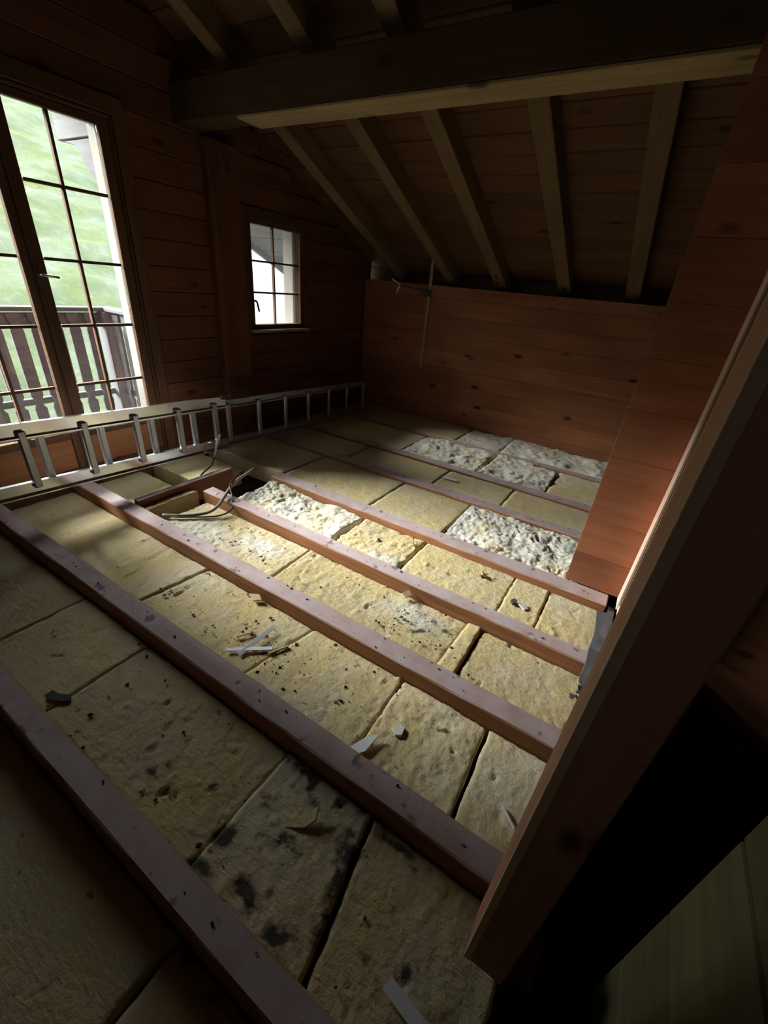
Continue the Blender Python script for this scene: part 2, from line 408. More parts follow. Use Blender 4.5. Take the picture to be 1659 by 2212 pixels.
# ---- walls behind the camera and to the right close the attic
wall_front = slab('wall_front', (XG-0.1, YB-0.05, -2.9), (2.0, YB, 0.05), M['wall'])
tag(wall_front, 'plain board wall closing the attic behind the camera', kind='structure')
wall_right = slab('wall_right', (1.9, YB, -2.9), (1.95, YK+0.05, 2.2), M['wall'], axis=1)
tag(wall_right, 'plain board wall closing the unlit stairwell side', kind='structure')
wr2 = slab('wall_back_2', (0.36, YK+0.016, -2.9), (2.0, YK+0.07, 0.035), M['wall']); tag(wr2, 'board wall behind the stairwell', kind='structure')
# ---- floor: boards under the joists (the room below's ceiling), ends at the stairwell
floor = slab('floor', (XG-0.02, YB, ZF-0.03), (0.122, YK+0.02, ZF), M['board_below'])
tag(floor, 'board underside carrying joists and insulation', kind='structure')
fl2 = slab('floor_lower', (XG-0.1, YB, -2.95), (2.0, YK, -2.88), M['board_below']); tag(fl2, 'dark floor at the bottom of the stairwell', kind='structure')
fl3 = slab('floor_edge', (0.122, 0.44, -2.88), (0.20, YK, ZF), M['board_below']); tag(fl3, 'lining under the floor edge at the stairwell', kind='structure')

ev = slab('trim_4', (XG-0.1, YK+0.20, -0.15), (2.0, YK+0.23, 0.25), M['deck']); tag(ev, 'dark eaves board closing the gap above the knee wall', kind='structure')
ev = slab('trim_5', (XG-0.1, YK+0.07, -0.02), (2.0, YK+0.20, 0.0), M['deck']); tag(ev, 'dark ledge board behind the knee wall top', kind='structure')
wp = slab('stair_leak_blocker', (0.275, 1.635, -2.88), (1.9, 1.66, 0.86), M['wall']); tag(wp, 'added wall keeping the far end of the stairwell dark', kind='structure')  # added closing wall: stops light leaking in beside the near post
# ---- roof boards (run along the purlins, over the rafters)
ceiling = empty('ceiling', V(0, RIDGE, deck_z(RIDGE))); tag(ceiling, 'dark sloping roof boarding above the rafters', kind='structure')
XR = 2.0; XO = -3.55
def roof_sheet(name, ya, yb, lift, th, mat, parent, x0, x1):
    p0 = V((x0), (ya+yb)/2, (deck_z(ya)+deck_z(yb))/2+lift); p1 = V(x1, (ya+yb)/2, (deck_z(ya)+deck_z(yb))/2+lift)
    d = V(0, yb, deck_z(yb))-V(0, ya, deck_z(ya)); nrm = Vector((1, 0, 0)).cross(d).normalized()
    if nrm.z < 0: nrm = -nrm
    return member(name, p0, p1, d.length-0.004, th, mat, parent, nrm, 0.005)
y = RIDGE
bw = 0.118
while y < 3.6:
    roof_sheet('plank', y, y+bw, 0.012, 0.022, M['deck'], ceiling, XG+0.0, XR); y += bw
y = RIDGE
while y > YB-0.1:
    roof_sheet('plank', y-2*bw, y, 0.012, 0.022, M['deck'], ceiling, XG+0.0, XR); y -= 2*bw
for ya, yb in ((RIDGE, 4.0), (YB-0.5, RIDGE)):
    o = roof_sheet('roof_sheathing', ya, yb, 0.045, 0.03, M['deck'], ceiling, XO, XR)
overhang = empty('roof_overhang', V(-3.0, 2.0, deck_z(2.0))); tag(overhang, 'grey boarded roof overhang outside the gable', kind='structure')
y = RIDGE
while y < 3.95:
    roof_sheet('plank', y, min(y+0.2, 4.0), 0.012, 0.022, M['grey'], overhang, XO, XGO); y += 0.2
roof_sheet('verge_board', RIDGE, 4.0, 0.0, 0.10, M['grey'], overhang, XO-0.03, XO)

# ---- rafters
RX = [(-2.02, -1.939), (-1.571, -1.486), (-1.168, -1.083), (-0.711, -0.626), (-0.285, -0.20), (0.16, 0.245)]
rl = ['closest to the gable wall', 'second from the gable wall', 'third from the gable wall', 'fourth from the gable wall', 'fifth from the gable wall, last before the partition', 'hidden behind the partition']
for i, (xa, xb) in enumerate(RX):
    y0, y1 = YK+0.22, RIDGE+0.01; xm = (xa+xb)/2; hh = 0.10
    n_ = Vector((0, ROOF_B, 1)).normalized()
    p0 = V(xm, y0, rafter_z(y0)) + n_*S*hh/2; p1 = V(xm, y1, rafter_z(y1)) + n_*S*hh/2
    o = member('rafter', p0, p1, S*(xb-xa), S*hh, M['rafter'], None, n_, 0.004)
    tag(o, 'pale timber roof rafter, '+rl[i], 'rafter', 'roof rafters')
# ---- purlin: runs out through the gable
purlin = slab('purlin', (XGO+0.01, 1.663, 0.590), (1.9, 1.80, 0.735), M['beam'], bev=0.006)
tag(purlin, 'heavy brown purlin beam with a lit-toned underside crossing under the rafters', 'beam')
slab('lit_underside', (-1.86, 1.663, 0.578), (1.9, 1.80, 0.5895), M['beam_lit'], purlin, 0.003)['label'] = 'lit underside of the purlin, light put into its pale colour'  # lit part of the purlin underside, put into a paler colour
slab('outer_end', (-3.40, 1.663, 0.585), (XGO+0.0095, 1.80, 0.735), M['grey'], purlin, 0.005)['label'] = 'weathered grey outer beam end'

# ------------------------------------------------------------------ joists
JY = [(0.103, 0.161), (0.46, 0.525), (0.818, 0.888), (1.173, 1.237), (1.53, 1.612), (2.01, 2.085), (2.375, 2.45), (2.88, 2.945)]
JX = [(XG+0.004, 0.07), (XG+0.004, 0.118), (XG+0.004, 0.150), (-1.738, 0.150), (-1.62, 0.150), (XG+0.004, 0.15), (XG+0.004, 0.15), (XG+0.004, 0.15)]
names = ['nearest the camera, running out of the bottom edge', 'second from the camera, white shard at its edge', 'third from the camera', 'fourth from the camera, cut short at the trimmer board',
         'fifth from the camera, ending at the brown partition foot', 'sixth from the camera, behind the white wool patch', 'seventh from the camera', 'furthest away, by the knee wall']
for i, ((y0, y1), (x0, x1)) in enumerate(zip(JY, JX)):
    p0 = V(x0, (y0+y1)/2, -1.10); p1 = V(x1, (y0+y1)/2, -1.10)
    o = member('floor_joist', p0, p1, S*(y1-y0), S*0.20, M['joist'], None, (0, 0, 1), 0.005, wob=0.0012, segs=24, seed=i)
    tag(o, 'dusty reddish floor joist '+names[i], 'joist', 'floor joists')

# ------------------------------------------------------------------ glazed door and windows
def pane_grid(parent, ys, zs, x, mt, mat, mun=0.012, dep=0.022):
    """muntins on the inner lines of ys/zs and one pane in each cell"""
    for yv in ys[1:-1]: slab('muntin', (x-dep/2, yv-mun/2, zs[0]), (x+dep/2, yv+mun/2, zs[-1]), mat, parent, 0.003, 2)
    for zv in zs[1:-1]:
        for y0, y1 in zip(ys, ys[1:]):
            slab('muntin', (x-dep/2, y0+mun/2, zv-mun/2), (x+dep/2, y1-mun/2, zv+mun/2), mat, parent, 0.003, 1)
    for y0, y1 in zip(ys, ys[1:]):
        for z0, z1 in zip(zs, zs[1:]):
            slab('pane', (x-0.002, y0, z0), (x+0.002, y1, z1), M['glass'], parent, 0.0, 1)
door = empty('door_1', V(XG-0.03, 0.925, -0.98)); tag(door, 'two-leaf glazed balcony door with dark wooden muntins', kind='structure')
y0, y1, z0, z1 = DOOR
for nm, a, b, ax in (('frame_side', (XG-0.06, y0, z0), (XG+0.004, y0+0.014, z1), 2), ('frame_side', (XG-0.06, y1-0.014, z0), (XG+0.004, y1, z1), 2),
                     ('frame_head', (XG-0.06, y0+0.014, z1-0.014), (XG+0.004, y1-0.014, z1), 1), ('threshold', (XGO, y0, z0-0.006), (XG+0.004, y1, z0+0.006), 1)):
    slab(nm, a, b, M['door'], door, 0.004, ax)
for nm, a, b, ax in (('outer_jamb', (XGO-0.02, y1-0.035, z0), (XG-0.06, y1, z1), 2), ('outer_jamb', (XGO-0.02, y0, z0), (XG-0.06, y0+0.035, z1), 2),
                     ('outer_head', (XGO-0.02, y0+0.035, z1-0.02), (XG-0.06, y1-0.035, z1), 1)):
    slab(nm, a, b, M['jamb'], door, 0.004, ax)
zs = [-0.765, -0.55, -0.287, -0.024, 0.245, 0.490]
for gl, gm, gr, sl, sr in ((0.548, 0.7155, 0.883, 0.515, 0.923), (0.966, 1.113, 1.300, 0.927, 1.345)):
    leaf = slab('door_leaf', (XG-0.035, sl, -0.972), (XG-0.005, sr, -0.955), M['door'], door, 0.003, 1)
    for nm, a, b, ax in (('stile', (XG-0.035, sl, -0.955), (XG-0.002, gl, 0.52), 2), ('stile', (XG-0.035, gr, -0.955), (XG-0.002, sr, 0.52), 2),
                         ('rail', (XG-0.035, gl, 0.490), (XG-0.002, gr, 0.52), 1), ('rail', (XG-0.035, gl, -0.80), (XG-0.002, gr, -0.765), 1)):
        slab(nm, a, b, M['door'], leaf, 0.004, ax)
    slab('kick_panel', (XG-0.028, gl, -0.955), (XG-0.012, gr, -0.80), M['kick'], leaf, 0.003, 1)
    pane_grid(leaf, [gl, gm, gr], zs, XG-0.02, None, M['door'])
    if gl > 0.9:
        slab('cover_strip', (XG-0.002, 0.915, -0.955), (XG+0.008, 0.936, 0.52), M['door'], leaf, 0.003, 2)
        h = slab('handle_plate', (XG+0.008, 0.918, -0.155), (XG+0.011, 0.933, -0.05), M['fixture'], leaf, 0.001, 2)
        hp = smooth_path([V(XG+0.011, 0.926, -0.085), V(XG+0.04, 0.926, -0.085), V(XG+0.048, 0.935, -0.086), V(XG+0.048, 0.985, -0.09)], 4)
        c = V(XG+0.04, 0.95, -0.085); me = tube_mesh(hp, 0.007); mw = recenter(me, c); link('handle', me, mw, leaf, M['steel'])
casing = slab('trim_1', (XG, 1.362, -0.99), (XG+0.014, 1.415, 0.60), M['door'], None, 0.004, 2); tag(casing, 'brown casing board along the right side of the glazed door', kind='structure')
casing = slab('trim_2', (XG, 0.445, -0.99), (XG+0.014, 0.498, 0.60), M['door'], None, 0.004, 2); tag(casing, 'brown casing board along the left side of the glazed door', kind='structure')
casing = slab('trim_3', (XG, 0.498, 0.537), (XG+0.014, 1.362, 0.60), M['door'], None, 0.004, 1); tag(casing, 'brown casing board over the glazed door', kind='structure')
gp = slab('wall_post', (XG, 1.80, -0.999), (XG+0.05, 2.005, 0.578), M['wall'], None, 0.005, 2)
tag(gp, 'broad brown wooden wall post between the glazed door and the small window', 'post')

def small_window(name, q, glass_y, label, handle):
    y0, y1, z0, z1 = q; g0, gm, g1 = glass_y
    wn = empty(name, V(XG-0.03, (y0+y1)/2, z0)); tag(wn, label, kind='structure')
    for nm, a, b, ax in (('frame_side', (XG-0.05, y0, z0), (XG+0.004, g0, z1), 2), ('frame_side', (XG-0.05, g1, z0), (XG+0.004, y1, z1), 2),
                         ('frame_head', (XG-0.05, g0, 0.258), (XG+0.004, g1, z1), 1), ('frame_foot', (XG-0.05, g0, z0), (XG+0.004, g1, -0.302), 1)):
        slab(nm, a, b, M['door'], wn, 0.004, ax)
    slab('sill', (XG-0.01, y0-0.02, z0-0.012), (XG+0.05, y1+0.02, z0+0.004), M['sill'], wn, 0.004, 1)
    for nm, a, b, ax in (('outer_jamb', (XGO-0.02, y1-0.055, z0), (XG-0.05, y1, z1), 2), ('outer_jamb', (XGO-0.02, y0, z0), (XG-0.05, y0+0.03, z1), 2),
                         ('outer_sill', (XGO-0.03, y0+0.03, z0), (XG-0.05, y1-0.055, z0+0.02), 1)):
        slab(nm, a, b, M['jamb'], wn, 0.004, ax)
    pane_grid(wn, [g0, gm, g1], [-0.302, -0.112, 0.065, 0.258], XG-0.02, None, M['door'], 0.011)
    for nm, a, b, ax in (('casing', (XG, y0-0.045, z0-0.05), (XG+0.012, y0, z1+0.045), 2), ('casing', (XG, y1, z0-0.05), (XG+0.012, y1+0.045, z1+0.045), 2),
                         ('casing', (XG, y0, z1), (XG+0.012, y1, z1+0.045), 1)):
        slab(nm, a, b, M['door'], wn, 0.004, ax)
    if handle:
        c = V(XG+0.02, g0-0.004, -0.18)
        me = tube_mesh(smooth_path([V(XG+0.004, g0-0.01, -0.16), V(XG+0.03, g0-0.01, -0.16), V(XG+0.034, g0-0.004, -0.18), V(XG+0.034, g0+0.006, -0.22)], 4), 0.008)
        mw = recenter(me, c); link('latch', me, mw, wn, M['fixture'])
small_window('window_1', WIN1, (2.106, 2.303, 2.540), 'small six-pane window in the dark gable wall', True)

# ------------------------------------------------------------------ outside: balcony, bracket, hillside
bal = slab('balcony_floor', (-3.36, -0.2, -1.06), (XGO, 1.78, -1.03), M['grey'], None, 0.003, 1); tag(bal, 'weathered balcony floor outside the glazed door', kind='structure')
yy = -0.19
while yy < 1.74:
    slab('plank', (-3.36, yy, -1.03), (XGO, yy+0.095, -1.012), M['grey'], bal, 0.004, 0); yy += 0.1
rail = empty('balcony_railing', V(-3.25, 0.8, -1.01)); tag(rail, 'weathered grey balcony railing with cut-out boards outside the glazed door', 'railing')
XRl = -3.25
slab('top_rail', (XRl-0.045, -0.2, -0.315), (XRl+0.045, 1.70, -0.29), M['grey'], rail, 0.006, 1)
slab('upper_rail', (XRl-0.012, -0.2, -0.395), (XRl+0.012, 1.60, -0.325), M['grey'], rail, 0.004, 1)
slab('lower_rail', (XRl-0.012, -0.2, -0.86), (XRl+0.012, 1.60, -0.82), M['grey'], rail, 0.004, 1)
def baluster(y0, y1, parent, x=None, along='y', fixed=0.0):
    wd = (y1-y0)/2; pts = []
    prof = [(-0.985, 0.45), (-0.965, 0.75), (-0.94, 0.95), (-0.90, 1.0), (-0.88, 1.0), (-0.865, 0.62), (-0.845, 0.55), (-0.825, 0.62), (-0.80, 1.0), (-0.42, 1.0), (-0.40, 0.8), (-0.385, 0.62), (-0.37, 0.8), (-0.355, 1.0), (-0.325, 1.0)]
    out = [(wd*f*S, (z+0.65)*S) for z, f in prof]; out = out + [(-a, b) for a, b in reversed(out)]
    if along == 'y':
        mw = Matrix(((0, 0, 1, 0), (1, 0, 0, 0), (0, 1, 0, 0), (0, 0, 0, 1))); mw.translation = V(x, (y0+y1)/2, -0.65)
    else:
        mw = Matrix(((1, 0, 0, 0), (0, 0, -1, 0), (0, 1, 0, 0), (0, 0, 0, 1))); mw.translation = V((y0+y1)/2, fixed, -0.65)
    prism('baluster', out, 0.022, M['grey'], mw, parent)
pitch = 0.104
yv = 1.597-0.034
while yv > -0.2:
    baluster(yv-0.066, yv, rail, XRl+0.022); yv -= pitch
slab('corner_post', (XRl-0.04, 1.60, -1.01), (XRl+0.06, 1.70, -0.315), M['grey'], rail, 0.006, 2)
ret = empty('balcony_side_railing', V(-2.85, 1.66, -1.01)); tag(ret, 'short return railing from the balcony corner back to the house wall', 'railing')
slab('top_rail', (XRl+0.047, 1.615, -0.315), (XGO, 1.70, -0.29), M['grey'], ret, 0.006, 0)
slab('upper_rail', (XRl+0.062, 1.648, -0.395), (XGO, 1.672, -0.325), M['grey'], ret, 0.004, 0)
slab('lower_rail', (XRl+0.062, 1.648, -0.86), (XGO, 1.672, -0.82), M['grey'], ret, 0.004, 0)
xv = XRl+0.10
while xv < XGO-0.07:
    baluster(xv, xv+0.066, ret, None, 'x', 1.640); xv += pitch
dp = slab('balcony_post', (-3.17, 0.60, -1.01), (-3.05, 0.86, -0.33), M['grey'], None, 0.006, 2); tag(dp, 'dark weathered plank panel on the balcony behind the left door leaf', 'panel')
# curved bracket under the purlin end
out = [(-0.14, 0.0), (-1.05, 0.0), (-0.95, -0.02), (-0.90, -0.07), (-0.86, -0.14), (-0.80, -0.178), (-0.70, -0.22), (-0.60, -0.30), (-0.48, -0.45), (-0.36, -0.62), (-0.25, -0.74), (-0.14, -0.80)]
mw = Matrix(((1, 0, 0, 0), (0, 0, -1, 0), (0, 1, 0, 0), (0, 0, 0, 1))); mw.translation = V(XG+0.02, 1.731, 0.578)
br = prism('purlin_bracket', [(a*S, b*S) for a, b in out], 0.13*S, M['grey'], mw)
tag(br, 'grey curved timber bracket under the purlin end outside', 'bracket')
# hillside: rises away from the house
def terrain():
    nx, ny = 170, 220
    xs = np.linspace(0, 1, nx)**1.6; ys = np.linspace(-14, 26, ny)
    X = -4.0 - xs*44; X, Y = np.meshgrid(X, ys, indexing='ij')
    d = -4.0 - X
    Z = -1.9 + d*0.345 + 0.35*fbm(X*0.35, Y*0.35, 5)*np.minimum(1, d/3) + 0.24*fbm(X*0.9, Y*0.9, 9, 5)*np.minimum(1, d/4) 
    v = np.stack([X, Y, Z], -1).reshape(-1, 3)
    f = [(i*ny+j, i*ny+j+1, (i+1)*ny+j+1, (i+1)*ny+j) for i in range(nx-1) for j in range(ny-1)]
    me = bpy.data.meshes.new('hillside'); me.from_pydata(v.tolist(), [], f); me.update()
    for p in me.polygons: p.use_smooth = True
    return me
hill = link('hillside', terrain(), None, None, M['meadow']); tag(hill, 'pale green meadow slope seen through the glazed door', kind='structure')

# ------------------------------------------------------------------ insulation batts
def gauss(X, Y, cx, cy, rx, ry, rot=0.0):
    c, s = math.cos(rot), math.sin(rot); dx, dy = X-cx, Y-cy
    return np.exp(-(((c*dx+s*dy)/rx)**2+((-s*dx+c*dy)/ry)**2))
STAINS = [(-0.38, 0.44, 0.13, 0.022, -0.02), (-0.30, 0.42, 0.10, 0.035, 0.1), (-0.21, 0.38, 0.045, 0.07, 0.2), (-0.19, 0.29, 0.02, 0.09, 0.1), (-0.45, 0.24, 0.04, 0.03, 0.5), (-0.68, 0.24, 0.05, 0.02, 0.2), (-0.33, 0.31, 0.05, 0.03, 0.6), (-0.35, 0.435, 0.09, 0.035, -0.1), (-0.25, 0.43, 0.05, 0.03, 0), (-0.20, 0.33, 0.03, 0.11, 0.1), (-0.28, 0.385, 0.03, 0.02, 0), (-0.10, 0.432, 0.12, 0.02, -.05), (-0.44, 0.35, 0.02, 0.015, 0),
          (-0.34, 0.20, 0.06, 0.025, -0.2), (-0.24, 0.19, 0.05, 0.03, 0.1), (-0.02, 0.285, 0.018, 0.016, 0), (-0.06, 0.24, 0.06, 0.015, -0.4), (-0.1, 0.34, 0.02, 0.016, 0),
          (-0.36, 0.09, 0.12, 0.02, -0.05), (-0.2, 0.08, 0.1, 0.03, 0), (-0.33, 0.07, 0.05, 0.025, 0), (-0.55, 0.30, 0.05, 0.02, 0.3), (-0.45, 0.18, 0.05, 0.02, 0.1), (-0.82, 0.62, 0.05, 0.03, 0), (-0.74, 0.66, 0.05, 0.03, 0.4),
          (0.15, 1.10, 0.025, 0.05, 0), (0.13, 0.93, 0.02, 0.06, 0), (-0.33, 1.09, 0.07, 0.018, -0.3), (-0.40, 1.02, 0.05, 0.012, 0.6), (-0.18, 0.73, 0.07, 0.010, 0.2)]
def batt(label, xa, xb, ya, yb, z, kind='yellow', seed=0, amp=1.0, dx=0.0062, slant=0.0, tilt=0.0, wool_spots=(), pit=1.0, rough_edge=0.0035):
    xb += 0.003
    sl_, sr_ = slant if hasattr(slant, '__len__') else (slant, slant)
    nx = max(6, int((xb-xa)/dx)); ny = max(6, int((yb-ya)/dx))
    u = np.linspace(0, 1, nx); v = np.linspace(0, 1, ny); U, Vv = np.meshgrid(u, v, indexing='ij')
    e0 = rough_edge*fbm(v*9, v*0+seed, seed, 3); e1 = rough_edge*fbm(v*9, v*0+seed+5, seed+3, 3)
    left = xa+e0+sl_*(v-0.5); right = xb+e1+sr_*(v-0.5)
    X = left[None, :]*(1-U)+right[None, :]*U
    s0 = 0.003*fbm(u*12, u*0+1, seed+7, 3); s1 = 0.003*fbm(u*12, u*0+2, seed+8, 3)
    Y = (ya+np.abs(s0))[:, None]*(1-Vv)+(yb-np.abs(s1))[:, None]*Vv
    if kind == 'wool':
        n = fbm(X*8+0.8*fbm(X*5, Y*5, seed+9), Y*8, seed, 5); wx, wy = X+0.03*fbm(X*16, Y*16, seed+51), Y+0.03*fbm(X*16, Y*16, seed+52)
        r = np.abs(fbm(wx*20+wy*12, wy*16-wx*5, seed+2, 5)); fold = np.clip((0.10-r)/0.10, 0, 1)
        q = fbm(wx*34, wy*26, seed+3, 4)
        Z = z + amp*(0.014*n-0.010*fold*np.clip(0.5+1.5*fbm(X*7, Y*7, seed+66, 2), 0, 1)+0.0055*q+0.0030*fbm(X*90, Y*60, seed+67, 2))
    else:
        n = fbm(X*5, Y*5, seed, 4)
        cr = np.abs(fbm(X*6+Y*4, Y*9-X*2, seed+21, 3)); crease = -0.006*np.exp(-(cr/0.03)**2)*(fbm(X*3, Y*3, seed+31, 2) > 0.05)
        cr2 = np.abs(fbm(X*15+Y*8, Y*22-X*6, seed+61, 4)); crease = crease-0.004*np.exp(-(cr2/0.035)**2)*(fbm(X*6, Y*6, seed+62, 3) > 0.02)
        flk = np.clip((fbm(X*42+3, Y*30, seed+63, 3)-0.22)/0.06, 0, 1)*np.clip(fbm(X*5, Y*5, seed+64, 2)*3+0.4, 0, 1)
        Z = z + amp*(0.004*n+0.0020*fbm(X*34, Y*20, seed+4, 3)+0.0011*fbm(X*95, Y*70, seed+65, 2)+0.0014*flk+crease*0.5)
        p = fbm(X*30, Y*30, seed+6, 2); Z -= pit*0.010*np.clip((p-0.52)/0.2, 0, 1)
        Z += 0.007*np.clip((fbm(X*26+9, Y*22, seed+16, 2)-0.50)/0.2, 0, 1)*amp
    pale = 0.5*np.clip(fbm(X*4, Y*4, seed+11, 4)*1.8, 0, 1)
    if kind == 'wool': pale = np.clip(0.25+fold*0.8-1.2*fbm(X*9, Y*9, seed+12, 3), 0, 0.9)*0.7  # yellow-brown shade put into the wool's folds, plus random tone
    for (cx, cy, rx, ry, hgt) in wool_spots:
        g = gauss(X, Y, cx, cy, rx, ry); g = np.clip(g*1.6-0.25+0.35*fbm(X*25, Y*25, seed+13, 3), 0, 1)
        pale = np.maximum(pale, g); Z += g*hgt*(0.7+0.8*fbm(X*28, Y*28, seed+14, 3))
    st = np.zeros_like(X)
    if ya < 1.2:
        for s in STAINS: st = np.maximum(st, gauss(X, Y, *s)*np.clip(0.62+1.5*fbm(X*38, Y*38, 77, 5), 0, 1))
    st = np.maximum(st, 0.55*np.clip((fbm(X*9, Y*9, seed+41, 4)-0.42)*2.5, 0, 1))
    Z += tilt*(U-0.5)
    de = np.minimum(np.minimum(X-left[None, :], right[None, :]-X)/0.0045, 1); de2 = np.minimum(np.minimum(Vv, 1-Vv)*(yb-ya)/0.008, 1)
    Z -= 0.0035*(1-np.clip(de, 0, 1))**2 + 0.0035*(1-np.clip(de2, 0, 1))**2
    zb = max(ZF+0.001, z-0.10)
    P = np.stack([S*X, S*Y, S*(Z+1)], -1).reshape(-1, 3)
    ring = [i*ny for i in range(nx)] + [(nx-1)*ny+j for j in range(1, ny)] + [i*ny+ny-1 for i in range(nx-2, -1, -1)] + [j for j in range(ny-2, 0, -1)]
    low = P[ring].copy(); low[:, 2] = S*(zb+1)
    verts = np.concatenate([P, low]); nP = len(P)
    f = [(i*ny+j, (i+1)*ny+j, (i+1)*ny+j+1, i*ny+j+1) for i in range(nx-1) for j in range(ny-1)]
    m_ = len(ring); f += [(ring[k], nP+k, nP+(k+1) % m_, ring[(k+1) % m_]) for k in range(m_)]
    f.append([nP+k for k in range(m_)])
    c = np.array([S*(xa+xb)/2, S*(ya+yb)/2, S*(zb+1)])
    me = bpy.data.meshes.new('batt'); me.from_pydata((verts-c).tolist(), [], f); me.update()
    bm = bmesh.new(); bm.from_mesh(me); bmesh.ops.recalc_face_normals(bm, faces=bm.faces); bm.to_mesh(me); bm.free()
    for nm, arr in (('pale', pale), ('stain', st)):
        at = me.attributes.new(nm, 'FLOAT', 'POINT'); full = np.zeros(len(verts), np.float32); full[:nP] = arr.reshape(-1); at.data.foreach_set('value', full)
    sm = np.zeros(len(me.polygons), bool); sm[:(nx-1)*(ny-1)] = True; me.polygons.foreach_set('use_smooth', sm)
    o = link('insulation_batt', me, Matrix.Translation(c), None, M['wool' if kind == 'wool' else 'yellow'])
    tag(o, label, 'insulation', 'insulation batts between the joists')
    return o
G = 0.0035                                  # gap kept to the joists
def row(i):                                 # y range between joist i and i+1 (1-based)
    return JY[i-1][1]+G, JY[i][0]-G
A0 = -0.42; zA = -1.11
batt('dim yellow batt left of the nearest joist, lower-left corner', XG+0.02, -0.415, A0, JY[0][0]-G, zA, seed=1, dx=0.014)
batt('dim yellow batt below the nearest joist, at the bottom edge', -0.405, 0.115, A0, JY[0][0]-G, zA-0.006, seed=2, dx=0.014)
y0, y1 = row(1); z = -1.07
batt('shaded yellow batt at the door end between nearest and second joists', XG+0.02, -1.445, y0, y1, z, seed=11)
batt('grey-yellow batt second from the door between nearest and second joists', -1.438, -1.072, y0, y1, z+0.003, seed=12)
batt('yellow batt with a dark lump between nearest and second joists', -1.066, -0.472, y0, y1, z, seed=13, pit=1.6)
batt('mould-stained yellow batt with torn flake between nearest and second joists', -0.466, -0.196, y0, y1, z+0.005, seed=14, slant=(0, -0.045), pit=2.0)
batt('yellow batt with a brown spot beside the near post foot', -0.180, 0.116, y0, y1, z, seed=15, slant=(-0.045, 0))
y0, y1 = row(2); z = -1.055
batt('shadow-striped yellow batt at the door end between second and third joists', XG+0.02, -1.262, y0, y1, z, seed=21, slant=(0, 0.036))
batt('debris-strewn yellow batt under the crossed white straps', -1.252, -0.722, y0, y1, z-0.002, seed=22, slant=(0.036, 0.05), pit=2.2)
batt('smooth yellow batt right of the crossed straps, second bay', -0.712, -0.337, y0, y1, z+0.002, seed=23, slant=(0.05, 0))
batt('wrinkled yellow batt beside the white shard, second bay', -0.329, -0.064, y0, y1, z+0.003, seed=24, slant=(0, -0.007), amp=1.8, pit=2.0)
batt('small yellow batt holding the white straw, right end of second bay', -0.052, 0.150, y0, y1, z, seed=25, slant=(-0.007, 0))
y0, y1 = row(3); z = -1.053
batt('shaded yellow batt behind the trimmer board, third bay', XG+0.02, -1.872, y0, y1, z, seed=31)
batt('narrow yellow strip of batt in front of the trimmer board', -1.818, -1.776, y0, y1, -1.015, seed=32)
batt('bright pale yellow batt below the cable loop, third bay', -1.700, -1.015, y0, y1, z, seed=33, slant=(0, -0.01), amp=1.4, wool_spots=((-1.5, 0.98, 0.18, 0.08, 0.006), (-1.2, 1.05, 0.15, 0.06, 0.006)))
batt('long bright yellow batt, centre of the third bay', -1.006, -0.276, y0, y1, z, seed=34, slant=(-0.01, 0.015), amp=1.5, pit=2.0, wool_spots=((-0.45, 1.08, 0.12, 0.06, 0.005),))
batt('narrow raised yellow batt strip with a dark gap at its right', -0.270, -0.214, y0, y1, z+0.010, seed=35, slant=(0.015, 0), tilt=0.006)
batt('large yellow batt at the right end of the third bay', -0.202, 0.180, y0, y1, z, seed=36)
y0, y1 = row(4); z = -1.026
batt('shaded batt behind the trimmer board, fourth bay', XG+0.02, -1.872, y0, y1, z, seed=41)
batt('crumpled white wool batt right of the trimmer board', -1.60, -0.985, y0, y1, z+0.002, 'wool', seed=42, amp=1.5, dx=0.006, rough_edge=0.014)
batt('ragged bright yellow batt with torn peak, fourth bay', -0.958, -0.628, y0, y1, z, seed=43, amp=2.2, rough_edge=0.012, wool_spots=((-0.70, 1.28, 0.09, 0.035, 0.012),))
batt('smooth yellow batt with a torn tuft, fourth bay', -0.610, -0.199, y0, y1, z, seed=44)
batt('narrow yellow batt with a white chip, fourth bay', -0.193, -0.059, y0, y1, z, seed=45)
batt('yellow batt at the right end of the fourth bay, by the grey sheet', -0.052, 0.180, y0, y1, z-0.002, seed=46)
y0, y1 = row(5); z = -1.012
batt('shaded batt at the ladder end of the fifth bay', XG+0.02, -1.62, y0, y1, z, seed=51, dx=0.016)
batt('dull yellow batt left of centre, fifth bay', -1.612, -1.014, y0, y1, z, seed=52, dx=0.013)
batt('flat olive-yellow batt left of the white wool patch, fifth bay', -1.006, -0.594, y0, y1, z, seed=53, dx=0.012)
batt('big crumpled white wool patch in front of the brown partition', -0.584, 0.14, y0, y1, z+0.004, 'wool', seed=54, amp=1.5, dx=0.006)
y0, y1 = row(6); z = -1.008
batt('shaded batt at the ladder end of the sixth bay', XG+0.02, -1.5, y0, y1, z, seed=61, dx=0.016)
batt('dull batt left of the white strip, sixth bay', -1.492, -0.880, y0, y1, z, seed=62, dx=0.013)
batt('dull yellow batt holding the white strip, sixth bay', -0.872, -0.458, y0, y1, z, seed=63, dx=0.013)
batt('warm yellow batt at the right end of the sixth bay', -0.450, 0.15, y0, y1, z, seed=64, dx=0.013)
y0, y1 = row(7); z = -1.005
batt('shaded batt at the ladder end of the seventh bay', XG+0.02, -1.3, y0, y1, z, seed=71, dx=0.018)
batt('fluffy grey-white wool batt left of a dark hole, seventh bay', -1.29, -0.745, y0, y1, z+0.006, 'wool', seed=72, amp=1.6, dx=0.010)
batt('fluffy white wool batt right of a dark hole, seventh bay', -0.72, -0.30, y0, y1, z+0.006, 'wool', seed=73, amp=1.4, dx=0.010)
